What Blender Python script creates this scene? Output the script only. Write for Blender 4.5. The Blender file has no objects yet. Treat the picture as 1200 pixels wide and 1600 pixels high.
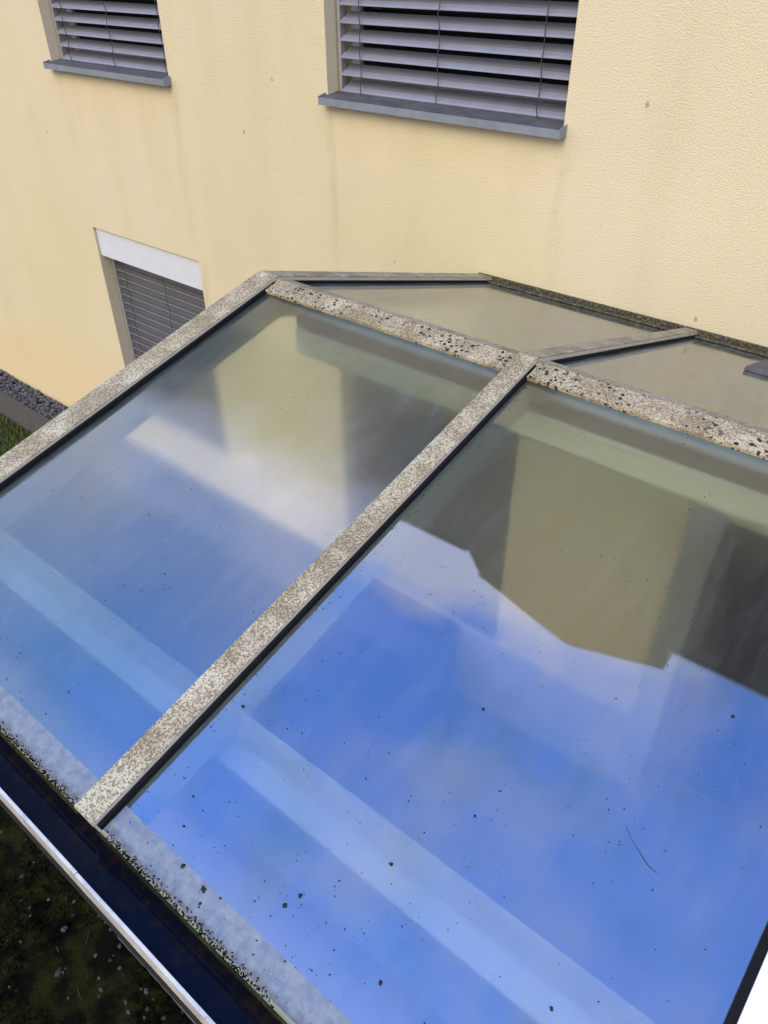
import bpy, bmesh, math, random
from mathutils import Vector, Matrix, noise
R_ = math.radians
random.seed(7)
S = bpy.context.scene
COL = S.collection

# ------------------------------------------------------------------ camera
ZC = 3.68                                     # camera height above the garden ground
cam_d = bpy.data.cameras.new('camera')
cam_d.sensor_fit = 'VERTICAL'; cam_d.sensor_height = 24.0; cam_d.lens = 24.0 * 1190 / 1600
cam_d.clip_start = 0.02; cam_d.clip_end = 2000
cam = bpy.data.objects.new('camera', cam_d); COL.objects.link(cam)
rt = Vector((0.77194119, 0.63566035, -0.00653599))
dn = Vector((0.37816913, -0.46746168, -0.79904173))
fw = Vector((-0.51097447, 0.61434152, -0.60124005))
M = Matrix((rt, -dn, -fw)).transposed().to_4x4(); M.translation = (0, 0, ZC)
cam.matrix_world = M
S.camera = cam

# ------------------------------------------------------------------ world, sun, exposure
SUN_DIR = Vector((0.12, -0.74, 0.66)).normalized()     # towards the sun
SKY_GAIN = (2.15, 3.2, 5.2, 1); CLOUD_F = (6.6, 7.1, 10.0, 1); CLOUD_B = (4.6, 4.15, 3.4, 1); CLOUD_L = (4.4, 4.2, 4.0, 1)
W = bpy.data.worlds.new('World'); S.world = W; W.use_nodes = True
nt = W.node_tree; nt.nodes.clear()
wo = nt.nodes.new('ShaderNodeOutputWorld'); bg = nt.nodes.new('ShaderNodeBackground')
sky = nt.nodes.new('ShaderNodeTexSky'); sky.sky_type = 'NISHITA'; sky.sun_disc = False
sky.sun_elevation = math.asin(SUN_DIR.z); sky.sun_rotation = math.atan2(SUN_DIR.x, SUN_DIR.y)
sky.ozone_density = 6.0; sky.air_density = 1.0; sky.dust_density = 0.6
tc = nt.nodes.new('ShaderNodeTexCoord')
cn = nt.nodes.new('ShaderNodeTexNoise'); cn.inputs['Scale'].default_value = 4.6
cn.inputs['Detail'].default_value = 4; cn.inputs['Roughness'].default_value = 0.5
nt.links.new(tc.outputs['Generated'], cn.inputs['Vector'])
sx = nt.nodes.new('ShaderNodeSeparateXYZ'); nt.links.new(tc.outputs['Generated'], sx.inputs[0])
def wm(op, a, b=None):
    n = nt.nodes.new('ShaderNodeMath'); n.operation = op
    for i, v in enumerate((a, b)):
        if v is None: continue
        if hasattr(v, 'is_output'): nt.links.new(v, n.inputs[i])
        else: n.inputs[i].default_value = v
    return n.outputs[0]
# cloud bank over the house (+Y), a blue gap overhead, bright broken cloud behind the camera (-Y) and to the sides
nz = wm('MULTIPLY', wm('SUBTRACT', cn.outputs[0], 0.5), 1.5)
def ramp(v, a, b):
    m_ = nt.nodes.new('ShaderNodeMapRange'); m_.interpolation_type = 'SMOOTHSTEP'
    m_.inputs['From Min'].default_value = a; m_.inputs['From Max'].default_value = b
    nt.links.new(v, m_.inputs['Value']); return m_.outputs[0]
def mixc(f, a, b, mode='MIX'):
    m_ = nt.nodes.new('ShaderNodeMix'); m_.data_type = 'RGBA'; m_.blend_type = mode
    for v, q in ((f, 0), (a, 6), (b, 7)):
        if hasattr(v, 'is_output'): nt.links.new(v, m_.inputs[q])
        else: m_.inputs[q].default_value = v
    return m_.outputs[2]
right = wm('MAXIMUM', wm('ADD', sx.outputs['X'], 0.30), 0.0)
front = ramp(wm('SUBTRACT', wm('ADD', sx.outputs['Y'], wm('MULTIPLY', nz, 0.32)), wm('MULTIPLY', right, 1.1)), 0.13, 0.27)
low = ramp(wm('ADD', wm('MULTIPLY', sx.outputs['Z'], -1.0), wm('MULTIPLY', nz, 0.25)), -0.66, -0.46)
back = ramp(wm('ADD', wm('MULTIPLY', sx.outputs['Y'], -1.0), wm('MULTIPLY', nz, 0.30)), 0.22, 0.42)
west = ramp(wm('ADD', wm('MULTIPLY', sx.outputs['X'], -1.0), wm('MULTIPLY', nz, 0.35)), 0.46, 0.74)
n2 = nt.nodes.new('ShaderNodeTexNoise'); n2.inputs['Scale'].default_value = 7.0; n2.inputs['Detail'].default_value = 3; nt.links.new(tc.outputs['Generated'], n2.inputs['Vector'])
teal = wm('MAXIMUM', west, wm('MULTIPLY', ramp(n2.outputs[0], 0.5, 0.72), 0.55))
blue = mixc(1.0, sky.outputs[0], mixc(teal, SKY_GAIN, (1.35, 2.45, 3.1, 1)), 'MULTIPLY')
wisp = ramp(nz, -0.12, 0.34)
c0 = mixc(wm('MULTIPLY', wisp, 0.38), blue, CLOUD_F)
c1_ = mixc(wm('MULTIPLY', front, 0.9), c0, CLOUD_F)
c2_ = mixc(wm('MULTIPLY', back, 0.92), c1_, CLOUD_B)
c3_ = mixc(wm('MULTIPLY', low, 0.92), c2_, CLOUD_L)
nt.links.new(c3_, bg.inputs[0]); bg.inputs[1].default_value = 0.15
nt.links.new(bg.outputs[0], wo.inputs[0])

sd = bpy.data.lights.new('sun', 'SUN'); sd.energy = 1.15; sd.angle = R_(38); sd.color = (1.0, 0.87, 0.64)
so = bpy.data.objects.new('sun', sd); COL.objects.link(so)
so.rotation_euler = SUN_DIR.to_track_quat('Z', 'Y').to_euler(); so.location = (-6, -6, 12)

S.view_settings.view_transform = 'Standard'; S.view_settings.look = 'None'
S.view_settings.exposure = 1.0; S.view_settings.gamma = 1.0
S.render.engine = 'CYCLES'
S.cycles.max_bounces = 14; S.cycles.transmission_bounces = 8; S.cycles.glossy_bounces = 6

# ------------------------------------------------------------------ helpers
class MB:
    def __init__(self): self.bm = bmesh.new()
    def box(self, x0, x1, y0, y1, z0, z1, fn=None):
        vs = []
        for x in (x0, x1):
            for y in (y0, y1):
                for z in (z0, z1):
                    p = Vector((x, y, z)); vs.append(self.bm.verts.new(fn(p) if fn else p))
        for f in ((0,1,3,2),(4,6,7,5),(0,4,5,1),(2,3,7,6),(0,2,6,4),(1,5,7,3)):
            self.bm.faces.new([vs[i] for i in f])
        return self
    def quad(self, *ps):
        self.bm.faces.new([self.bm.verts.new(p) for p in ps]); return self
    def prism(self, prof, a, b, axis_fn):     # prof: list of 2D points, swept from a to b
        n = len(prof)
        va = [self.bm.verts.new(axis_fn(p, a)) for p in prof]; vb = [self.bm.verts.new(axis_fn(p, b)) for p in prof]
        for i in range(n): self.bm.faces.new((va[i], va[(i+1) % n], vb[(i+1) % n], vb[i]))
        self.bm.faces.new(va); self.bm.faces.new(vb[::-1]); return self
    def tube(self, pts, r, n=6):
        rings = []
        for i, p in enumerate(pts):
            d = (pts[min(i+1, len(pts)-1)] - pts[max(i-1, 0)]).normalized()
            u = d.orthogonal().normalized(); v = d.cross(u)
            rr = r[i] if isinstance(r, (list, tuple)) else r
            rings.append([self.bm.verts.new(p + (u*math.cos(k*2*math.pi/n) + v*math.sin(k*2*math.pi/n))*rr) for k in range(n)])
        for a, b in zip(rings, rings[1:]):
            for k in range(n): self.bm.faces.new((a[k], a[(k+1) % n], b[(k+1) % n], b[k]))
        self.bm.faces.new(rings[0]); self.bm.faces.new(rings[-1]); return self
    def blob(self, c, rx, ry, rz, seed=0, sub=1, rough=0.35):
        r = bmesh.ops.create_icosphere(self.bm, subdivisions=sub, radius=1.0)
        for v in r['verts']:
            k = 1 + rough*noise.noise(v.co*1.7 + Vector((seed*3.1, seed*1.7, seed)))
            v.co = Vector((v.co.x*rx*k, v.co.y*ry*k, v.co.z*rz*k)) + Vector(c)
        return self
    def build(self, name, mat, parent=None, bevel=0, smooth=False, loc=None):
        bm = self.bm
        bmesh.ops.recalc_face_normals(bm, faces=bm.faces)
        me = bpy.data.meshes.new(name); bm.to_mesh(me); bm.free()
        o = bpy.data.objects.new(name, me); COL.objects.link(o)
        for m in (mat if isinstance(mat, (list, tuple)) else [mat]): me.materials.append(m)
        if parent:
            o.parent = parent
            base = parent
            off = Vector((0, 0, 0))
            while base: off += Vector(base.location); base = base.parent
            o.location = -off
        if bevel:
            b = o.modifiers.new('bevel', 'BEVEL'); b.width = bevel; b.segments = 2; b.limit_method = 'ANGLE'
        if smooth: me.polygons.foreach_set('use_smooth', [True]*len(me.polygons))
        return o
def tag(o, label=None, cat=None, group=None, kind=None):
    if label: o['label'] = label
    if cat: o['category'] = cat
    if group: o['group'] = group
    if kind: o['kind'] = kind
    return o
def empty(name, loc):
    o = bpy.data.objects.new(name, None); COL.objects.link(o); o.location = loc; o.empty_display_size = 0.2
    return o

# ------------------------------------------------------------------ materials
class Mat:
    def __init__(self, name):
        self.m = bpy.data.materials.new(name); self.m.use_nodes = True
        self.t = self.m.node_tree; self.b = self.t.nodes['Principled BSDF']; self.out = self.t.nodes['Material Output']
        self.tc = self.t.nodes.new('ShaderNodeTexCoord').outputs['Object']
    def lk(self, a, b): self.t.links.new(a, b)
    def put(self, v, s):
        if hasattr(v, 'is_output'): self.lk(v, s)
        else: s.default_value = v
    def map(self, sc=(1,1,1), rot=(0,0,0)):
        n = self.t.nodes.new('ShaderNodeMapping'); n.inputs['Scale'].default_value = sc; n.inputs['Rotation'].default_value = rot
        self.lk(self.tc, n.inputs[0]); return n.outputs[0]
    def noise(self, scale, detail=3, rough=0.5, vec=None, dist=0):
        n = self.t.nodes.new('ShaderNodeTexNoise'); n.inputs['Scale'].default_value = scale
        n.inputs['Detail'].default_value = detail; n.inputs['Roughness'].default_value = rough; n.inputs['Distortion'].default_value = dist
        self.lk(vec if vec is not None else self.tc, n.inputs['Vector']); return n.outputs[0]
    def vor(self, scale, out='Distance', feature='F1', vec=None, rnd=1):
        n = self.t.nodes.new('ShaderNodeTexVoronoi'); n.inputs['Scale'].default_value = scale; n.feature = feature
        n.inputs['Randomness'].default_value = rnd
        self.lk(vec if vec is not None else self.tc, n.inputs['Vector']); return n.outputs[out]
    def rng(self, v, a, b, c=0, d=1, smooth=True):
        n = self.t.nodes.new('ShaderNodeMapRange'); n.interpolation_type = 'SMOOTHSTEP' if smooth else 'LINEAR'
        for i, q in zip(('From Min','From Max','To Min','To Max'), (a,b,c,d)): n.inputs[i].default_value = q
        self.lk(v, n.inputs['Value']); return n.outputs[0]
    def math(self, op, a, b=0.0):
        n = self.t.nodes.new('ShaderNodeMath'); n.operation = op
        self.put(a, n.inputs[0]); self.put(b, n.inputs[1]); return n.outputs[0]
    def mix(self, f, a, b, mode='MIX'):
        n = self.t.nodes.new('ShaderNodeMix'); n.data_type = 'RGBA'; n.blend_type = mode
        for v, i in ((f, 0), (a, 6), (b, 7)):
            if isinstance(v, tuple) and len(v) == 3: v = (*v, 1)
            self.put(v, n.inputs[i])
        return n.outputs[2]
    def axis(self, k):
        n = self.t.nodes.new('ShaderNodeSeparateXYZ'); self.lk(self.tc, n.inputs[0]); return n.outputs[k]
    def bump(self, h, strength=0.3, dist=0.01, nrm=None):
        n = self.t.nodes.new('ShaderNodeBump'); n.inputs['Strength'].default_value = strength; n.inputs['Distance'].default_value = dist
        self.lk(h, n.inputs['Height'])
        if nrm is not None: self.lk(nrm, n.inputs['Normal'])
        return n.outputs[0]
    def set(self, col=None, rough=None, metal=None, normal=None, spec=None):
        for v, k in ((col,'Base Color'), (rough,'Roughness'), (metal,'Metallic'), (normal,'Normal'), (spec,'Specular IOR Level')):
            if v is None: continue
            if isinstance(v, tuple) and len(v) == 3: v = (*v, 1)
            self.put(v, self.b.inputs[k])
        return self.m

def m_render():
    k = Mat('cream_render')
    big = k.noise(0.55, 3, 0.55); st = k.noise(1.0, 4, 0.6, k.map((2.4, 2.4, 0.35)))
    c = k.mix(k.rng(big, 0.35, 0.68), (0.660, 0.566, 0.385), (0.632, 0.548, 0.358))
    c = k.mix(k.math('MULTIPLY', k.rng(st, 0.48, 0.75), 0.22), c, (0.47, 0.43, 0.235))     # green algae streaks
    yl = k.noise(0.42, 2, 0.4, k.map((1, 1, 1.6), (0.3, 0.2, 0)))
    c = k.mix(k.math('MULTIPLY', k.rng(yl, 0.50, 0.66), 0.55), c, (0.615, 0.55, 0.30))
    z = k.axis(2)
    low = k.rng(k.math('ADD', z, k.math('MULTIPLY', k.noise(1.6, 3), 0.7)), 0.75, 1.35, 1, 0)
    c = k.mix(k.math('MULTIPLY', low, 0.55), c, (0.665, 0.50, 0.295))                     # warm splash stain at the foot
    sp = k.rng(k.math('ADD', k.vor(6.5, vec=k.map((1, 0.01, 0.75))), k.math('MULTIPLY', k.noise(90, 2), 0.05)), 0.065, 0.10, 1, 0)
    gate = k.rng(k.noise(1.9, 2), 0.44, 0.56)
    c = k.mix(k.math('MULTIPLY', k.math('MULTIPLY', sp, gate), 0.6), c, (0.16, 0.13, 0.09))
    x = k.axis(0)
    for x_, z0_, wd, am in ((-2.93, 3.02, 0.03, 0.42), (-4.20, 3.02, 0.05, 0.40), (-5.40, 3.02, 0.05, 0.22), (-1.60, 3.02, 0.04, 0.25), (-4.17, 1.97, 0.06, 0.35), (-0.75, 4.2, 0.10, 0.12)):
        wob = k.math('ADD', x, k.math('MULTIPLY', k.math('SUBTRACT', k.noise(2.5, 2), 0.5), 0.10))
        d_ = k.rng(k.math('ABSOLUTE', k.math('SUBTRACT', wob, x_)), 0.0, wd*1.6, 1, 0)
        v_ = k.math('MULTIPLY', k.rng(z, z0_-1.3, z0_-0.15, 0, 1), k.math('LESS_THAN', z, z0_))
        rag = k.rng(k.noise(7, 4, 0.7, k.map((3, 1, 0.5))), 0.3, 0.65)
        c = k.mix(k.math('MULTIPLY', k.math('MULTIPLY', d_, v_), k.math('MULTIPLY', rag, am*0.62)), c, (0.30, 0.27, 0.16))
    tiny = k.rng(k.noise(60, 2), 0.62, 0.80)
    c = k.mix(k.math('MULTIPLY', tiny, 0.18), c, (0.38, 0.30, 0.17))
    g = k.noise(125, 3, 0.6, k.map((1, 1, 1.25)), 0.3)
    return k.set(c, 0.92, 0, k.bump(g, 0.60, 0.008), 0.2)
def m_alu(name, col, rough=0.45, metal=0.0, var=0.08):
    k = Mat(name)
    n = k.noise(14, 4, 0.6); c = k.mix(k.rng(n, 0.3, 0.75), col, tuple(x*(1-var*2) for x in col))
    dirt = k.rng(k.noise(120, 3), 0.6, 0.75)
    c = k.mix(k.math('MULTIPLY', dirt, var*2), c, (0.12, 0.11, 0.09))
    return k.set(c, rough, metal, k.bump(k.noise(240, 2), 0.06, 0.002))
def m_lichen(name, spots=0.0, warm=0.0, light=1.0, dark=0.0):
    k = Mat(name)
    f = k.noise(195, 3, 0.68); v = k.vor(300); p = k.noise(11, 5, 0.65)
    base = k.mix(k.rng(p, 0.3, 0.7), tuple(x*light for x in (0.50, 0.440, 0.285)), tuple(x*light for x in (0.345, 0.285, 0.160)))
    spk = k.rng(k.math('ADD', f, k.math('MULTIPLY', k.math('SUBTRACT', p, 0.5), 0.30)), 0.465, 0.545)
    c = k.mix(k.math('MULTIPLY', spk, 0.92), base, (0.15 + warm*0.03, 0.120, 0.062))
    wh = k.rng(v, 0.16, 0.30, 1, 0)
    c = k.mix(k.math('MULTIPLY', wh, 0.55), c, tuple(min(0.8, x*light) for x in (0.76, 0.70, 0.52)))
    ol = k.math('MULTIPLY', k.rng(k.noise(75, 3), 0.56, 0.68), 0.5)
    c = k.mix(ol, c, (0.20, 0.20, 0.10))
    if dark: c = k.mix(k.math('MULTIPLY', k.rng(k.noise(95, 4, 0.7), 0.38, 0.52), dark), c, (0.028, 0.030, 0.022))
    h = k.math('ADD', f, k.math('MULTIPLY', v, 0.5))
    if spots:
        g = k.rng(k.noise(6.5, 2, vec=k.map((1.0, 1.0, 1.0))), 0.42, 0.52)
        dsp = k.vor(74); dsc = k.vor(74, 'Color')
        sel = k.t.nodes.new('ShaderNodeSeparateColor'); k.lk(dsc, sel.inputs[0])
        pick = k.math('GREATER_THAN', sel.outputs[0], 0.38)
        rad = k.rng(k.math('SUBTRACT', dsp, k.math('MULTIPLY', sel.outputs[1], 0.20)), 0.20, 0.28, 1, 0)
        d = k.math('MULTIPLY', k.math('MULTIPLY', rad, pick), g)
        c = k.mix(k.math('MULTIPLY', d, spots), c, (0.022, 0.024, 0.024))
        ring = k.math('MULTIPLY', k.rng(dsp, 0.22, 0.42, 1, 0), g)
        h = k.math('ADD', h, k.math('MULTIPLY', d, 1.2))
    return k.set(c, 0.85, 0, k.bump(h, 0.6, 0.003), 0.25)
def m_glass(name, rough, haze_s, refl=0.12, tint=(0.95, 0.97, 0.84), scat=0.06, wide=0.5):
    """sun-protection glazing: mirror coat on the outer face over a frosted pane"""
    k = Mat(name); t = k.t
    k.t.nodes.remove(k.b)
    gl = t.nodes.new('ShaderNodeBsdfGlossy'); gl.inputs['Color'].default_value = (0.97, 0.985, 1.0, 1)
    dirt = k.noise(3.2, 4, 0.6); r1 = k.rng(dirt, 0.35, 0.7, rough*0.6, rough*1.5)
    k.lk(r1, gl.inputs['Roughness'])
    bmp = k.bump(k.math('ADD', k.math('MULTIPLY', k.noise(1.6, 2), 0.6), k.math('MULTIPLY', k.noise(260, 3, 0.7), 0.0035*haze_s)), 0.05, 0.03)
    k.lk(bmp, gl.inputs['Normal'])
    rf = t.nodes.new('ShaderNodeBsdfRefraction'); rf.inputs['IOR'].default_value = 1.45
    rf.inputs['Roughness'].default_value = scat; rf.inputs['Color'].default_value = (*tint, 1)
    rw = t.nodes.new('ShaderNodeBsdfRefraction'); rw.inputs['IOR'].default_value = 1.45
    rw.inputs['Roughness'].default_value = 0.42; rw.inputs['Color'].default_value = (*tint, 1)
    lobes = t.nodes.new('ShaderNodeMixShader'); lobes.inputs[0].default_value = wide
    k.lk(rf.outputs[0], lobes.inputs[1]); k.lk(rw.outputs[0], lobes.inputs[2])
    df = t.nodes.new('ShaderNodeBsdfDiffuse')
    drt = k.mix(k.rng(k.noise(180, 3, 0.6), 0.5, 0.75), (0.42, 0.45, 0.43), (0.20, 0.19, 0.15)); k.lk(drt, df.inputs['Color'])
    fr = t.nodes.new('ShaderNodeFresnel'); fr.inputs['IOR'].default_value = 1.5
    fac = k.math('ADD', refl, k.math('MULTIPLY', fr.outputs[0], 0.8))
    a = t.nodes.new('ShaderNodeMixShader'); k.lk(k.math('MINIMUM', fac, 0.95), a.inputs[0])
    k.lk(lobes.outputs[0], a.inputs[1]); k.lk(gl.outputs[0], a.inputs[2])
    bb = t.nodes.new('ShaderNodeMixShader')
    streak = k.noise(9, 4, 0.65, k.map((3.0, 0.6, 1), (0, 0, 0.5)))
    film = k.math('ADD', k.math('MULTIPLY', k.rng(streak, 0.40, 0.8), 0.045*haze_s), k.math('MULTIPLY', k.rng(k.noise(420, 3, 0.7), 0.5, 0.75), 0.05*haze_s))
    film = k.math('ADD', film, 0.006*haze_s)
    k.lk(film, bb.inputs[0]); k.lk(a.outputs[0], bb.inputs[1]); k.lk(df.outputs[0], bb.inputs[2])
    k.lk(bb.outputs[0], k.out.inputs[0])
    return k.m
def m_frost():
    k = Mat('frosted_glass_underside'); t = k.t; k.t.nodes.remove(k.b)
    rf = t.nodes.new('ShaderNodeBsdfRefraction'); rf.inputs['IOR'].default_value = 1.45
    rf.inputs['Roughness'].default_value = 0.05; rf.inputs['Color'].default_value = (0.92, 0.95, 0.93, 1)
    k.lk(rf.outputs[0], k.out.inputs[0]); return k.m
def m_strip():
    k = Mat('weathered_zinc_strip')
    n = k.noise(42, 5, 0.7); n2 = k.noise(95, 4, 0.6)
    c = k.mix(k.rng(n, 0.30, 0.75), (0.118, 0.142, 0.165), (0.205, 0.225, 0.230))
    c = k.mix(k.math('MULTIPLY', k.rng(n2, 0.55, 0.72), 0.55), c, (0.22, 0.24, 0.20))
    y = k.axis(1)
    ed = k.rng(k.math('ADD', y, k.math('MULTIPLY', k.noise(70, 5, 0.7), 0.045)), 0.270, 0.298, 1, 0)
    c = k.mix(k.math('MULTIPLY', ed, 0.85), c, (0.055, 0.060, 0.035))                   # algae along the lower edge
    return k.set(c, k.rng(n, 0.3, 0.7, 0.35, 0.55), 0.0, k.bump(n2, 0.2, 0.002), 0.4)
def m_plain(name, col, rough=0.6, metal=0.0, bump=0.0, bs=80, spec=0.5):
    k = Mat(name); n = k.noise(bs, 3)
    c = k.mix(k.rng(n, 0.3, 0.7), tuple(x*0.85 for x in col), tuple(min(1, x*1.12) for x in col))
    return k.set(c, rough, metal, k.bump(n, bump, 0.004) if bump else None, spec)
def m_water():
    k = Mat('gutter_water')
    n = k.noise(40, 4, 0.6); c = k.mix(k.rng(n, 0.45, 0.75), (0.006, 0.006, 0.009), (0.020, 0.012, 0.008))
    return k.set(c, 0.06, 0, k.bump(k.noise(8, 2), 0.03, 0.01), 0.05)
def m_moss(name, a, b, c3):
    k = Mat(name); n = k.noise(9, 5, 0.6); f = k.noise(160, 4, 0.7)
    c = k.mix(k.rng(n, 0.38, 0.62), a, b); c = k.mix(k.rng(f, 0.45, 0.7), c, c3)
    return k.set(c, 1.0, 0, k.bump(f, 0.9, 0.012), 0.05)
def m_stone(name, lo, hi):
    k = Mat(name); oi = k.t.nodes.new('ShaderNodeNewGeometry').outputs['Random Per Island']
    c = k.mix(oi, lo, hi); c = k.mix(k.math('MULTIPLY', k.noise(180, 3), 0.5), c, tuple(x*0.5 for x in lo))
    return k.set(c, 0.85, 0, None, 0.3)
def m_grass():
    k = Mat('grass_blade'); oi = k.t.nodes.new('ShaderNodeNewGeometry').outputs['Random Per Island']
    c = k.mix(oi, (0.045, 0.085, 0.010), (0.115, 0.150, 0.022))
    c = k.mix(k.rng(k.noise(5, 3), 0.5, 0.7), c, (0.06, 0.065, 0.02))
    return k.set(c, 0.7, 0, None, 0.2)

MT = dict(
    render=m_render(), blind=m_alu('blind_lacquer', (0.205, 0.212, 0.270), 0.42, 0.0, 0.06),
    blind_shade=m_alu('shaded_blind_lacquer', (0.062, 0.064, 0.074), 0.4, 0.0, 0.05),  # blind grey darkened to stand for the shade it hangs in
    sill=m_alu('sill_aluminium', (0.21, 0.235, 0.275), 0.5, 0.0, 0.10), silltop=m_alu('dark_matte_grey', (0.085, 0.083, 0.080), 0.75, 0, 0.2),
    rail=m_alu('rail_aluminium', (0.30, 0.30, 0.32), 0.5), cord=m_plain('cord_black', (0.035, 0.035, 0.04), 0.8),
    panel=m_alu('white_panel', (0.60, 0.63, 0.68), 0.5, 0, 0.03), reveal=m_plain('reveal_plaster', (0.40, 0.36, 0.25), 0.95, 0, 0.3),
    frame=m_plain('window_frame_white', (0.55, 0.55, 0.55), 0.4), dark=m_plain('dark_room_glass', (0.008, 0.014, 0.011), 0.08),
    cap=m_lichen('lichen_cap'), ridge=m_lichen('lichen_ridge', 1.0, 0.6, 0.95), rcap=m_lichen('lichen_rear_cap', 0, 0, 0.95, 0.15),
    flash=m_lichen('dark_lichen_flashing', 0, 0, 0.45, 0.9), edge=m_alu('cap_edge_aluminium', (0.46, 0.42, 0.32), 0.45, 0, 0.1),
    gasket=m_plain('black_gasket', (0.006, 0.007, 0.007), 0.85, spec=0.15), glassR=m_glass('mirror_glass_clear', 0.02, 1.0, scat=0.09, wide=0.42), glassL=m_glass('mirror_glass_dull', 0.15, 1.3, tint=(0.76, 0.82, 0.74), scat=0.12, wide=0.38),
    glassB=m_glass('mirror_glass_rear', 0.08, 3.2, 0.13, (0.78, 0.95, 0.90), scat=0.12, wide=0.3), frost=m_frost(), dimmer=m_plain('reflection_dimmer', (0.060, 0.055, 0.040), 0.85, 0, 0.2, 12), plinth=m_plain('dark_plinth', (0.10, 0.10, 0.105), 0.9, 0, 0.3, 25), strip=m_strip(),
    beam=m_plain('white_steel', (0.40, 0.425, 0.41), 0.6, bs=3), gap_shade=m_plain('recess_shade', (0.012, 0.012, 0.010), 0.8),
    white=m_alu('white_lacquer', (0.80, 0.80, 0.80), 0.4, 0, 0.02), gutter=m_plain('gutter_inside', (0.016, 0.015, 0.018), 0.6, 0, 0.3),
    lip=m_alu('gutter_lip_white', (0.56, 0.55, 0.51), 0.45, 0, 0.2), water=m_water(),
    ground=m_moss('garden_soil', (0.030, 0.026, 0.018), (0.05, 0.042, 0.03), (0.022, 0.02, 0.014)),
    moss=m_moss('shaded_moss', (0.0040, 0.0042, 0.0020), (0.0190, 0.0215, 0.0040), (0.0030, 0.0026, 0.0016)),  # near-black moss colours carry the shade of the ground down there
    edgemoss=m_moss('edge_moss', (0.022, 0.026, 0.010), (0.055, 0.060, 0.022), (0.012, 0.012, 0.008)),
    pebble=m_stone('pale_pebble', (0.018, 0.017, 0.014), (0.085, 0.08, 0.072)), gravel=m_stone('grey_gravel', (0.045, 0.044, 0.042), (0.165, 0.16, 0.155)),
    border=m_plain('border_concrete', (0.060, 0.050, 0.038), 0.95, 0, 0.6, 40), grass=m_grass(),
    crumb=m_plain('moss_crumb', (0.014, 0.013, 0.011), 0.9, 0, 0.6, 300), twig=m_plain('twig_bark', (0.03, 0.024, 0.016), 0.85),
    flange=m_plain('pale_flange', (0.29, 0.29, 0.28), 0.6, bs=3), rbeam=m_plain('pale_green_steel', (0.62, 0.70, 0.67), 0.5, bs=3), yardwall=m_plain('yard_wall_render', (0.06, 0.055, 0.045), 0.95, 0, 0.2, 30), lowwall=m_plain('darker_render', (0.36, 0.32, 0.235), 0.95, 0, 0.3, 30), pil=m_plain('pale_concrete', (0.27, 0.28, 0.27), 0.9, 0, 0.2, 20), stalk=m_plain('dry_stalk', (0.024, 0.020, 0.014), 0.9), tile=m_plain('roof_tile', (0.12, 0.075, 0.055), 0.85, 0, 0.4, 20), floor=m_plain('paving', (0.10, 0.10, 0.10), 0.9, 0, 0.3, 30),
    zincroof=m_alu('coping_metal', (0.16, 0.165, 0.17), 0.4, 0.3))

# ------------------------------------------------------------------ the setting
PX0, PX1, PY0, PY1, PZ = -1.95, 0.55, 0.58, 3.118, -0.66          # sunken yard under the glass roof
g = MB()
gx, gy = [-300, -40, -10, PX0, PX1, 10, 40, 300], [-300, -40, -10, PY0, PY1, 10, 40, 300]
for a, b in zip(gx, gx[1:]):
    for c, d in zip(gy, gy[1:]):
        if (a, c) != (PX0, PY0): g.quad((a,c,0),(b,c,0),(b,d,0),(a,d,0))
bmesh.ops.remove_doubles(g.bm, verts=g.bm.verts, dist=1e-4)
tag(g.build('ground', MT['ground']), kind='structure')
g = MB()
g.quad((PX0,PY0,PZ),(PX1,PY0,PZ),(PX1,PY1,PZ),(PX0,PY1,PZ))
bmesh.ops.remove_doubles(g.bm, verts=g.bm.verts, dist=1e-4)
tag(g.build('sunken_yard', MT['floor']), kind='structure')
g = MB()
for p_, q_ in (((PX0,PY0),(PX1,PY0)), ((PX0,PY0),(PX0,PY1)), ((PX1,PY0),(PX1,PY1))):
    g.quad((*p_,PZ),(*q_,PZ),(*q_,.004),(*p_,.004))
tag(g.build('yard_wall', MT['yardwall']), 'low dark retaining wall round the sunken yard under the glass roof', 'wall')

YW = 3.12
p = MB(); p.box(-12, -2.0, 2.63, 2.86, -0.05, 0.035); tag(p.build('path', MT['border'], bevel=0.01), kind='structure')

# grass lawn
g = MB()
for i in range(16000):
    x = random.uniform(-8.6, -4.7); y = random.uniform(1.2, 2.62)
    h = random.uniform(0.03, 0.075); a = random.uniform(0, 6.283); w = random.uniform(0.0025, 0.005)
    lean = Vector((random.gauss(0, 0.022), random.gauss(0, 0.022), 0))
    b = Vector((x, y, 0)); d = Vector((math.cos(a), math.sin(a), 0))*w
    v = [g.bm.verts.new(q) for q in (b-d, b+d, b+lean*0.5+d*0.7+Vector((0,0,h*0.6)), b+lean+Vector((0,0,h)))]
    g.bm.faces.new((v[0], v[1], v[2])); g.bm.faces.new((v[0], v[2], v[3]))
tag(g.build('grass', MT['grass']), 'short green lawn beside the dark border strip', 'grass', kind='stuff')
# gravel strip at the wall foot
g = MB()
for i in range(2600):
    x = random.uniform(-9.2, -5.0); y = random.uniform(2.87, 3.10); r = random.uniform(0.009, 0.021)
    g.blob((x, y, 0.012 + random.uniform(0, 0.02)), r, r*random.uniform(0.7, 1.2), r*0.7, i, 1, 0.7)
tag(g.build('gravel', MT['gravel']), 'grey gravel strip along the foot of the cream wall', 'gravel', kind='stuff')
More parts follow.
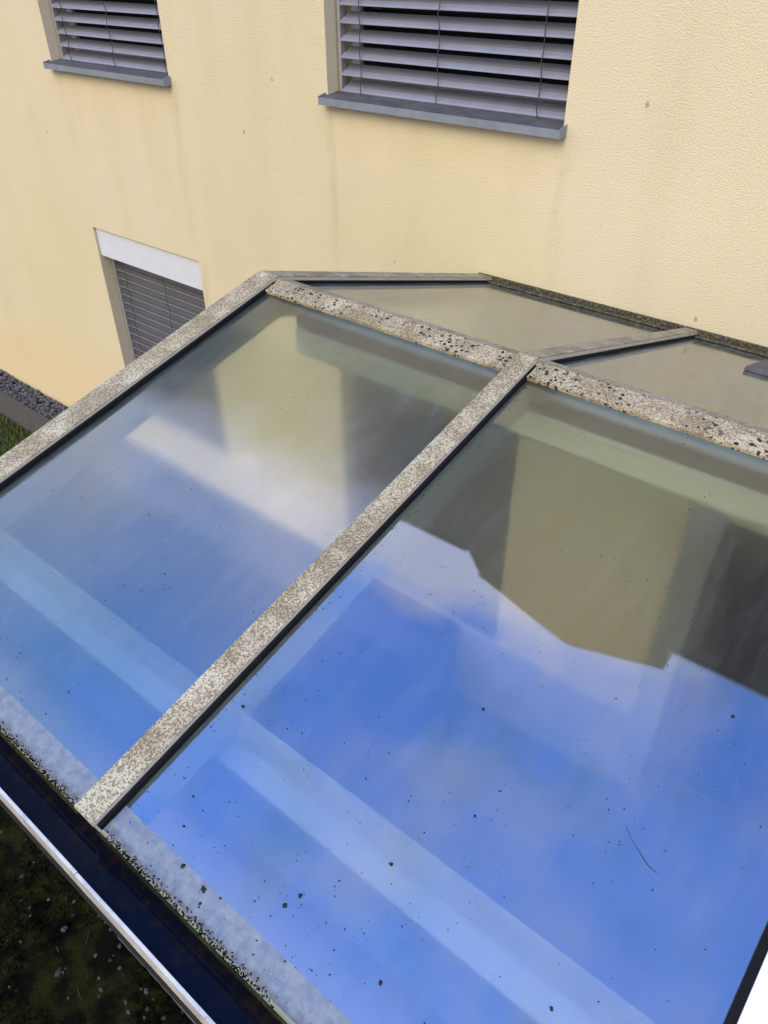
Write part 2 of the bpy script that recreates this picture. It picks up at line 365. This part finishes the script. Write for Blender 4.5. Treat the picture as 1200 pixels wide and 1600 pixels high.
# mossy ground below the gutter
g = MB()
NX, NY = 190, 90
x0, x1, y0, y1 = -4.4, 0.6, -1.5, 0.56
vv = []
for j in range(NY+1):
    row = []
    for i in range(NX+1):
        x = x0 + (x1-x0)*i/NX; y = y0 + (y1-y0)*j/NY
        h = 0.030 + 0.035*noise.noise(Vector((x*3, y*3, 1))) + 0.03*abs(noise.noise(Vector((x*11, y*11, 4)))) + 0.012*noise.noise(Vector((x*38, y*38, 9)))
        row.append(g.bm.verts.new((x, y, max(h, 0.004))))
    vv.append(row)
for j in range(NY):
    for i in range(NX): g.bm.faces.new((vv[j][i], vv[j][i+1], vv[j+1][i+1], vv[j+1][i]))
def moss_h(x, y):
    return max(0.004, 0.030 + 0.035*noise.noise(Vector((x*3, y*3, 1))) + 0.03*abs(noise.noise(Vector((x*11, y*11, 4)))) + 0.012*noise.noise(Vector((x*38, y*38, 9))))
# tufts
for i in range(16000):
    x = random.uniform(-3.4, -1.0); y = random.uniform(-0.5, 0.56)
    if noise.noise(Vector((x*2.3, y*2.3, 3))) < -0.15: continue
    b = Vector((x, y, moss_h(x, y) - 0.003)); a = random.uniform(0, 6.283); d = Vector((math.cos(a), math.sin(a), 0))*random.uniform(0.003, 0.007)
    t = Vector((random.gauss(0, 0.01), random.gauss(0, 0.01), random.uniform(0.010, 0.034)))
    v = [g.bm.verts.new(q) for q in (b-d, b+d, b+t)]; g.bm.faces.new(v)
tag(g.build('moss', MT['moss'], smooth=True), 'moss painted shade-dark on the ground below the gutter', 'moss', kind='stuff')
g = MB()
for i in range(330):
    x = random.uniform(-3.6, -0.9); y = random.uniform(-0.5, 0.54); r = random.choice((0.004, 0.005, 0.007, 0.009, 0.013))*random.uniform(0.8, 1.15)
    g.blob((x, y, moss_h(x, y) + r*0.3), r, r*random.uniform(0.6, 1.3), r*0.6, i, 2, 0.6)
tag(g.build('pebbles', MT['pebble'], smooth=True), 'pale pebbles scattered in the dark moss', 'pebbles', kind='stuff')
g = MB()
for i in range(14):
    x = random.uniform(-3.4, -1.1); y = random.uniform(-0.4, 0.5); a = random.uniform(0, 6.283); L = random.uniform(0.03, 0.09)
    z = moss_h(x, y) + 0.012
    pts = [Vector((x + L*(t-0.5)*math.cos(a+t*0.3), y + L*(t-0.5)*math.sin(a+t*0.3), z + 0.006*math.sin(t*3))) for t in (0, .25, .5, .75, 1)]
    g.tube(pts, [0.0012, 0.0022, 0.0024, 0.002, 0.001], 5)
tag(g.build('twigs', MT['stalk']), 'thin pale twigs and stalks lying in the moss', 'twigs', kind='stuff')

# ------------------------------------------------------------------ the cream house
Z = lambda rel: rel + ZC
house = tag(empty('house', (-3.5, YW, 0)), 'cream rendered house with grey slatted blinds behind the glass canopy', 'house')
WIN = dict(left=(-5.45, -4.203, Z(-0.640), Z(0.74)), big=(-2.936, -1.622, Z(-0.620), Z(0.76)), low=(-5.414, -4.19, Z(-3.30), Z(-1.712)),
           under=(-2.936, -1.66, Z(-3.665), Z(-1.712)), door=(-0.58, 0.42, Z(-4.30), Z(-2.14)))
XL, XR, ZT, DEP = -12.5, 6.5, Z(4.75), 0.16
GABLE = [(-3.42, ZT), (-3.42, Z(5.35)), (-2.35, Z(6.22)), (-1.16, Z(5.36)), (-1.16, ZT)]
w = MB()
zs0 = -0.72; xs = sorted({XL, XR, *[v for q in WIN.values() for v in q[:2]]}); zs = sorted({zs0, ZT, *[v for q in WIN.values() for v in q[2:]]})
for a, b in zip(xs, xs[1:]):
    for c, d in zip(zs, zs[1:]):
        mx_, mz_ = (a+b)/2, (c+d)/2
        if any(q[0] < mx_ < q[1] and q[2] < mz_ < q[3] for q in WIN.values()): continue
        w.quad((a,YW,c),(b,YW,c),(b,YW,d),(a,YW,d))
for q in WIN.values():
    a, b, c, d = q; e = YW + DEP + 0.06
    for s in (((a,YW,c),(a,e,c),(a,e,d),(a,YW,d)), ((b,YW,c),(b,YW,d),(b,e,d),(b,e,c)), ((a,YW,d),(a,e,d),(b,e,d),(b,YW,d)), ((a,YW,c),(b,YW,c),(b,e,c),(a,e,c))):
        w.quad(*s)
w.quad((XL,YW,zs0),(XL,YW+8,zs0),(XL,YW+8,ZT),(XL,YW,ZT)); w.quad((XR,YW,zs0),(XR,YW,ZT),(XR,YW+8,ZT),(XR,YW+8,zs0))
w.quad((XL,YW+8,zs0),(XR,YW+8,zs0),(XR,YW+8,ZT),(XL,YW+8,ZT))
for s in (0, 3): # dormer cheeks
    x = GABLE[s][0]; z1 = GABLE[1 if s == 0 else 3][1]
    w.quad((x,YW,ZT),(x,YW+4,ZT),(x,YW+4,z1),(x,YW,z1))
bmesh.ops.remove_doubles(w.bm, verts=w.bm.verts, dist=1e-4)
w.build('wall', MT['render'], house)
cl = MB()
cl.box(XL, XR, YW-.012, YW+.03, Z(1.95), ZT-.001)
cl.prism([GABLE[0], GABLE[1], GABLE[2], GABLE[3], GABLE[4]], YW-.012, YW+.03, lambda q, y: Vector((q[0], y, q[1])))
cl.build('dimming_facing', MT['dimmer'], house)  # unseen dark facing added to weaken the wall's reflection in the glass
rf = MB()
rf.box(XL-.05, GABLE[0][0]-.03, YW-.03, YW+8.1, ZT+.002, ZT+.07); rf.box(GABLE[4][0]+.03, XR+.05, YW-.03, YW+8.1, ZT+.002, ZT+.07)
rf.box(GABLE[0][0]-.03, GABLE[4][0]+.03, YW+.3, YW+8.1, ZT+.004, ZT+.066)
rf.build('roof', MT['zincroof'], house)
rf = MB()        # tiled gable roof, its verge stepping tile by tile
for (xa, za), (xb, zb) in ((GABLE[1], GABLE[2]), (GABLE[3], GABLE[2])):
    n = 7
    for i in range(n):
        f0, f1 = i/n, (i+1)/n
        ax, az = xa + (xb-xa)*f0, za + (zb-za)*f0; bx, bz = xa + (xb-xa)*f1, za + (zb-za)*f1
        t = 0.035
        rf.prism([(ax, az+t*1.9), (bx, bz+t*0.9), (bx, bz+.006), (ax, az+.006)], YW-.03, YW+4.2, lambda q, y: Vector((q[0], y, q[1])))
rf.build('gable_roof', MT['tile'], house)

def slat_profile(w_, tilt):
    """80 mm slat, slightly cranked, as a closed thin 2D profile in (y, z); front edge at -y"""
    top = [(-w_/2, -0.006), (-w_/2+0.006, 0.0), (-w_*0.12, 0.005), (w_*0.05, 0.001), (w_*0.36, 0.004), (w_/2, 0.009)]
    bot = [(y, z-0.0016) for y, z in top[::-1]]
    c, s = math.cos(tilt), math.sin(tilt)
    return [(y*c - z*s, y*s + z*c) for y, z in top+bot]
def window(q, name_label, slat_mat, pitch, tilt, cords, sill=True, panel=0.0, recess=0.095, gap=0.0, sd_=0):
    rnd = random.Random(sd_)
    a, b, c, d = q; yb = YW + recess
    f = MB(); yf = YW + DEP + 0.03
    f.box(a, a+.06, yf, yf+.05, c, d); f.box(b-.06, b, yf, yf+.05, c, d); f.box(a+.06, b-.06, yf, yf+.05, c, c+.07); f.box(a+.06, b-.06, yf, yf+.05, d-.07, d)
    win = f.build('window', MT['frame'] if slat_mat else MT['plinth'], house)
    if name_label: win['label'] = name_label
    MB().box(a+.06, b-.06, yf+.02, yf+.03, c+.07, d-.07).build('pane', MT['dark'], win)
    # blind: slats, one mesh
    if slat_mat:
        m = MB(); zt = d - panel - 0.02; z = c + 0.035 + gap; prof = slat_profile(0.08, tilt)
        k = 0
        while z < zt:
            dz = rnd.uniform(-.0012, .0012); dz2 = rnd.uniform(-.0012, .0012)
            m.prism(prof, a+.042, b-.030, lambda p_, x: Vector((x, yb + p_[0], z + p_[1] + (dz if x < (a+b)/2 else dz2))))
            z += pitch; k += 1
        m.box(a+.042, b-.03, yb-.030, yb+.030, c+gap, c+gap+.014)          # bottom rail
        m.build('blind', slat_mat, win)
        if slat_mat is MT['blind_shade']:               # pale strips paint the highlight along every slat's front edge
            eg = MB(); z = c + 0.035 + gap; py, pz = prof[0]
            while z < zt:
                eg.box(a+.043, b-.031, yb+py-.0035, yb+py-.0003, z+pz-.001, z+pz+.0035); z += pitch
            eg.build('slat_highlight', MT['rail'], win)
        for ga_, gb_ in ((a+.012, a+.030), (b-.020, b-.004)): MB().box(ga_, gb_, yb-.02, yb+.02, c, d-panel).build('guide_rail', MT['rail'], win)
        for fx in cords:
            x = a + (b-a)*fx; pts = []
            zz = c + gap + .01
            while zz < zt:
                pts.append(Vector((x + rnd.uniform(-.004, .004), yb - 0.043 + 0.006*math.sin(zz*40), zz))); zz += 0.035
            MB().tube(pts, 0.0022, 5).build('blind_cord', MT['cord'], win)
    if panel:
        MB().box(a+.004, b-.004, YW+.018, YW+.05, d-panel, d-.004).build('blind_box', MT['panel'], win, bevel=0.003)
    if sill:
        s = MB(); y0, y1 = YW-.055, YW+DEP+.028
        x0_, x1_ = a-.012, b+.014
        # tray: sloping top, front drip lip, upturned ends
        s.prism([(y0, c-.004), (y0, c-.036), (y0+.004, c-.036), (y0+.004, c-.008), (y1, c+.018), (y1, c+.022)], x0_, x1_, lambda p_, x: Vector((x, p_[0], p_[1])))
        for x in (x0_-.003, x1_): s.prism([(y0-.001, c-.037), (YW-.002, c-.037), (YW-.002, c+.012), (y0-.001, c+.002)], x, x+.003, lambda p_, xx: Vector((xx, p_[0], p_[1])))
        so_ = s.build('window_sill', MT['sill'], win)
        hh = lambda y: c - .004 + (y - y0)*.026/(y1 - y0)
        MB().prism([(y0+.005, hh(y0+.005)+.0006), (YW+.12, hh(YW+.12)+.0006), (YW+.12, hh(YW+.12)+.0012), (y0+.005, hh(y0+.005)+.0012)], x0_+.002, x1_-.002, lambda p_, x: Vector((x, p_[0], p_[1]))).build('sill_top', MT['silltop'], win)  # top of the sill tray in a darker matte grey
    return win
window(WIN['left'], 'left upper window with open grey blind', MT['blind'], 0.072, R_(22), (0.13, 0.52, 0.93), sd_=1)
window(WIN['big'], 'wide window with open grey blind', MT['blind'], 0.072, R_(22), (0.13, 0.48, 0.88), sd_=2)
window(WIN['low'], 'ground floor window with closed blind in painted shade under a white box', MT['blind_shade'], 0.066, R_(62), (0.16, 0.56, 0.96), False, 0.215, 0.11, sd_=3)
window(WIN['under'], 'window with closed blind in painted shade seen blurred through the canopy glass', MT['blind_shade'], 0.066, R_(62), (0.16, 0.56, 0.96), False, 0.215, 0.11, sd_=6)
window(WIN['door'], 'dark glazed door seen blurred through the canopy glass', None, 0.07, 0, (), False)
for q_ in ('door', 'under'):
    MB().box(WIN[q_][0]+.022, WIN[q_][1]-.002, YW+.001, YW+DEP+.028, WIN[q_][2]+.001, WIN[q_][2]+.012).build('reveal_shade', MT['plinth'], house)  # dark box over the lit reveal floor, shade put in by colour
MB().box(-0.579, -.56, YW+.001, YW+DEP+.03, Z(-4.30), Z(-2.14)).build('jamb_shade', MT['plinth'], house)  # dark strip painted as shade over the lit door reveal
MB().box(-0.712, -0.562, YW-.014, YW+.001, Z(-4.34), Z(-1.46)).build('pilaster', MT['pil'], house)
MB().box(PX0+.002, -0.714, YW-.010, YW+.001, Z(-4.36), Z(-3.69)).build('plinth', MT['lowwall'], house)  # house wall inside the yard, darker cream than the wall above
MB().box(-0.712, 0.55, YW-.022, YW+.001, Z(-4.45), Z(-4.30)).build('threshold', MT['plinth'], house)

# ------------------------------------------------------------------ the glass canopy
A1, A2 = R_(13.5), R_(15.95)
E0 = Vector((0, 0.243, Z(-1.2602)))                            # front eave on the cap plane
RD = Vector((0, 1.722, Z(-0.9052)))                            # ridge on the cap plane
c1, s1, c2, s2 = math.cos(A1), math.sin(A1), math.cos(A2), math.sin(A2)
def FR(p): return Vector((p.x, E0.y + p.y*c1 - p.z*s1, E0.z + p.y*s1 + p.z*c1))      # (x, along slope, height)
def BK(p): return Vector((p.x, RD.y + p.y*c2 + p.z*s2, RD.z - p.y*s2 + p.z*c2))
SY = lambda y: (y - E0.y)/c1                                   # front: slope coordinate of a y
LS = SY(RD.y); LB = (YW - 0.012 - RD.y)/c2
canopy = tag(empty('glass_canopy', (-0.9, 1.7, 0)), 'gabled glass canopy roof with lichen covered frame in front of the house', 'canopy')
RAF = [(-1.977, -1.891), (-0.945, -0.886)]
XE = 0.092
# rafters: cap, edge strip, gasket, beam below
for (a, b) in RAF:
    o = MB().box(a, b, 0, LS-.001, -.0035, 0, FR).build('rafter_cap', MT['cap'], canopy, bevel=0.001)
    MB().box(a-.0008, b+.0008, -.001, LS-.004, -.0105, -.0037, FR).build('cap_edge', MT['edge'], o, bevel=0.001)
    MB().box(a-.006, b+.008, .004, LS-.02, -.0245, -.0107, FR).build('gasket', MT['gasket'], o)  # black seal, widened on the right to take in shadow beside the cap
    MB().box(a+.004, b, .03, LS-.03, -.145, -.040, FR).build('beam', MT['beam'], o)
    o = MB().box(a+.002, b-.002, .001, LB-.004, -.0045, -.0005, BK).build('rear_rafter_cap', MT['rcap'], canopy, bevel=0.001)
    MB().box(a, b, .004, LB-.006, -.015, -.0047, BK).build('cap_edge', MT['edge'], o)
    MB().box(a-.006, b+.006, .02, LB-.01, -.0245, -.0152, BK).build('gasket', MT['gasket'], o)
    MB().box(a+.004, b, .03, LB-.01, -.145, -.040, BK).build('beam', MT['beam'], o)
# clean white flashing at the right end
o = MB().box(XE+.012, 0.55, -.02, LS-.001, -.012, -.002, FR).build('end_flashing', MT['white'], canopy, bevel=0.002)
o['label'] = 'clean white metal flashing at the right end'
MB().box(XE, XE+.0118, .004, LS-.02, -.0245, -.006, FR).build('gasket', MT['gasket'], o)
MB().box(XE+.01, XE+.07, .03, LS-.03, -.145, -.040, FR).build('beam', MT['beam'], o)
o = MB().box(XE+.012, 0.55, .001, LB-.004, -.012, -.002, BK).build('end_flashing', MT['white'], canopy)
# ridge
ra, rb = RAF[0][1]-.001, XE
r0, r1 = SY(1.652), LS + .003
def seg(x0, x1): return
rg = MB()
for xa, xb in ((RAF[0][1]+.0005, RAF[1][0]-.0005), (RAF[1][1]+.0005, XE+.011)):
    rg.box(xa, xb, r0, r1-.004, -.0245, -.011, FR)
ro = rg.build('ridge_cap', MT['ridge'], canopy, bevel=0.0015)
rg = MB()
for xa, xb in ((RAF[0][1]+.0005, RAF[1][0]-.0005), (RAF[1][1]+.0005, XE+.011)):
    rg.box(xa, xb, .004, .066, -.0245, -.013, BK)
rg.build('ridge_cap', MT['rcap'], canopy, bevel=0.001)
rg = MB()
rg.box(RAF[0][0]+.02, .5, r0-.004, LS-.02, -.150, -.040, FR)
rbm = None
KR = 1.13
MB().box(-1.96, .54, 1.637*KR, 1.80*KR, Z(-.972*KR), Z(-.964*KR)).build('ridge_plate', MT['beam'], canopy)
MB().box(-1.96, .54, 1.645*KR, 1.80*KR, Z(-1.024*KR), Z(-.9725*KR)).build('ridge_recess', MT['gap_shade'], canopy)  # near-black box, its colour stands for the shadow in the gap
MB().box(-1.96, .54, 1.632*KR, 1.80*KR, Z(-1.110*KR), Z(-1.0245*KR)).build('ridge_beam', MT['rbeam'], canopy, bevel=.006)
rg.bm.free()
# purlin near the eave, eave beam, posts
pu = MB(); KD = 1.02                                   # steel angle hung below the rafters: upright web, flange towards the eave
K3 = lambda q, x: Vector((x, q[0]*KD, Z(q[1]*KD)))
pu.prism([(.5705, -1.236), (.5705, -1.352), (.568, -1.352), (.568, -1.236)], -1.89, XE+.008, K3)
po = pu.build('purlin', MT['pil'], canopy)
MB().prism([(.5655, -1.352), (.576, -1.3525), (.525, -1.372), (.514, -1.368), (.519, -1.361)], -1.889, XE+.007, K3).build('flange', MT['flange'], po, bevel=.003)
MB().box(RAF[0][0], .55, .262, .300, Z(-1.42), Z(-1.326)).build('eave_beam', MT['beam'], canopy)
MB().box(-1.975, .55, .455, .575, PZ, Z(-1.47)).build('upstand', MT['plinth'], canopy)
MB().box(RAF[0][0], .55, YW-.075, YW-.003, Z(-1.46), Z(-1.385)).build('wall_plate', MT['beam'], canopy)
# wall flashing: an angle along the house wall
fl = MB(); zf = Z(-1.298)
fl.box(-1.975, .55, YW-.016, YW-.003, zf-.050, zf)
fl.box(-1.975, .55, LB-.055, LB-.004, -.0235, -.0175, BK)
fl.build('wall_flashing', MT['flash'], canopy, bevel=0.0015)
MB().box(-.562, -.25, (2.605-RD.y)/c2, (2.868-RD.y)/c2, -.0248, -.010, BK).build('vent_plate', MT['silltop'], canopy, bevel=.002)
# panes
def pane(x0, x1, t0, t1, fn, mat, nm='glass_pane', label=None):
    m = MB(); bm = m.bm; N = 12
    m.box(x0, x1, t0, t1, -.035, -.0255, fn)
    o = m.build(nm, [mat, MT['frost']], canopy)
    up = (fn(Vector((0,0,1))) - fn(Vector((0,0,0)))).normalized()
    for pl in o.data.polygons: pl.material_index = 0 if pl.normal.dot(up) > 0.5 else 1
    if label: o['label'] = label
    return o
g1 = pane(RAF[0][1]-.03, RAF[1][0]+.028, SY(.249), LS-.03, FR, MT['glassL'], label='duller front glass pane on the left')
g2 = pane(RAF[1][1]-.028, XE+.009, SY(.249), LS-.03, FR, MT['glassR'], label='clear mirroring front glass pane on the right')
pane(RAF[0][1]-.03, RAF[1][0]+.028, .03, LB-.02, BK, MT['glassB'])
pane(RAF[1][1]-.028, XE+.009, .03, LB-.02, BK, MT['glassB'])
for gp, xa, xb in ((g1, RAF[0][1]+.009, RAF[1][0]-.007), (g2, RAF[1][1]+.009, XE-.001)):
    MB().box(xa, xb, SY(.2495), SY(.301), -.0254, -.0240, FR).build('edge_strip', MT['strip'], gp)
# gutter: U profile with a white outer lip, a joint in it
ga = MB(); zl = Z(-1.300)
ga.box(-2.1, .6, .183, .290, Z(-1.43), Z(-1.425)); ga.box(-2.1, .6, .1805, .183, Z(-1.43), zl-.005); ga.box(-2.1, .6, .285, .290, Z(-1.425), Z(-1.33))
for x in (-2.1, .597): ga.box(x, x+.003, .183, .285, Z(-1.425), zl-.02)
go = ga.build('gutter', MT['gutter'], canopy)
lp = MB()
lp.box(-2.1, -.857, .1775, .1835, zl-.0045, zl); lp.box(-.8555, .6, .1772, .1832, zl-.005, zl-.0005)
lp.box(-2.1, -.857, .1775, .1803, zl-.055, zl-.0047); lp.box(-.8555, .6, .1772, .1803, zl-.055, zl-.0052)
lp.build('gutter_lip', MT['lip'], go, bevel=0.0008)
tag(MB().box(-2.096, .596, .1835, .2848, Z(-1.424), Z(-1.36)).build('water', MT['water']), kind='structure')

# ------------------------------------------------------------------ moss and dirt on the roof
g = MB(); x = -1.90; rnd = random.Random(3)
while x < .09:
    big = 0.5 + noise.noise(Vector((x*6, 2, 0)))
    if not (-.95 < x < -.88) and big > 0.25:
        for k in range(5):
            r = rnd.uniform(.0010, .0024)*(0.6 + big*0.6)
            px = x + rnd.uniform(-.004, .004); yy = .2485 + rnd.uniform(-.006, .008)
            q = FR(Vector((px, SY(yy), -.0245 - max(0, .250-yy)*1.2 + rnd.uniform(-.008, 0.0015))))
            g.blob(q, r, r, r*.8, int(px*9999), 1, 0.8)
    x += .0030
g.box(-1.885, -.948, .2445, .2485, Z(-1.297), Z(-1.2855)); g.box(-.882, XE, .2445, .2485, Z(-1.297), Z(-1.2855))
tag(g.build('moss_fringe', MT['edgemoss'], smooth=True), 'dark green moss fringe along the lower glass edge above the gutter', 'moss', kind='stuff')

def px2glass(u, v):
    d = rt*((u-600)/1190) + dn*((v-800)/1190) + fw
    n_ = Vector((0, -s1, c1)); o_ = FR(Vector((0, 0, -.0252))) - Vector((0, 0, ZC))
    return d*(o_.dot(n_)/d.dot(n_)) + Vector((0, 0, ZC))
GRP = 'dark moss crumbs lying on the front glass'
CR = [(286,1354,6,'near the pale edge strip, right of the middle rafter'),(318,1390,7,'straddling the upper edge of the pale strip'),(611,1351,5.5,'on the light band of the right pane'),
      (469,1400,5,'above the pale strip, upper of a close pair'),(445,1415,6,'above the pale strip, lower of a close pair'),(594,1536,4.5,'at the bottom of the photo, beyond the pale strip'),
      (861,1576,4.5,'at the bottom of the photo, left of the white corner'),(1145,1119,4.5,'alone at the far right below the reflected roofline'),(302,1244,3.5,'beside the foot of the middle rafter'),
      (380,1104,4,'on the pale band right of the middle rafter'),(742,1275,3.5,'in the open blue middle of the pane'),(755,1108,3.8,'under the reflected gable'),
      (313,1412,5,'on the pale strip, below a larger crumb'),(345,1404,3.6,'on the pale strip, right of a larger crumb'),(287,1291,3.2,'above the pale strip, smallest by the rafter')]
for i, (u, v, r, where) in enumerate(CR):
    q = px2glass(u, v); rr = r*0.60/1190*(q - Vector((0, 0, ZC))).length
    m = MB(); m.blob((0, 0, rr*.35), rr*random.uniform(.8, 1.1), rr*random.uniform(.7, 1.0), rr*.5, i+3, 2, 0.9)
    o = m.build('moss_crumb', MT['crumb'], smooth=True); o.location = q; o.rotation_euler = (A1, 0, random.uniform(0, 3))
    tag(o, 'dark moss crumb ' + where, 'moss crumb', GRP)
g = MB(); rnd = random.Random(11)
for i in range(1700):
    x = rnd.uniform(-1.87, .08); y = .26 + 1.38*rnd.random()**1.6
    if -.955 < x < -.872: continue
    dens = noise.noise(Vector((x*4, y*4, 7)))
    if dens < rnd.uniform(-.5, .35): continue
    n_ = 1 if rnd.random() < .75 else rnd.randint(2, 3)
    for k in range(n_):
        r = rnd.choice((.0006, .0007, .0008, .0009, .0010, .0012, .0014))*rnd.uniform(.7, 1.1)
        g.blob(FR(Vector((x + rnd.gauss(0, .008)*(k > 0), SY(y + rnd.gauss(0, .012)*(k > 0)), -.0252+r*.3))), r*rnd.uniform(.8, 1.6), r, r*.6, i*7+k, 1, .8)
for i in range(26):
    x = rnd.uniform(-.86, -.3); y = rnd.uniform(.25, .30); r = rnd.uniform(.0006, .0018)
    g.blob(FR(Vector((x, SY(y), -.0238))), r*1.3, r, r*.6, i, 1, .9)
for i in range(130):
    side = rnd.choice((0, 1, 1)); x = (-.868, -1.882)[side == 0] + abs(rnd.gauss(0, .010)); y = .26 + 1.4*rnd.random(); r = rnd.uniform(.0006, .0016)
    g.blob(FR(Vector((x, SY(y), -.0250))), r*rnd.uniform(.8, 2), r, r*.6, i+500, 1, .9)
tag(g.build('dirt_specks', MT['crumb']), 'fine dark dirt specks sprinkled over the front glass panes', 'dirt', kind='stuff')
pts = [px2glass(u, v) + Vector((0, 0, .0015)) for u, v in ((978,1290),(986,1311),(1000,1333),(1012,1352),(1026,1365))]
tag(MB().tube(pts, [.0002, .0002, .0004, .0005, .0003], 5).build('pine_needle', MT['twig']), 'thin curved dry needle lying on the right glass pane', 'needle')
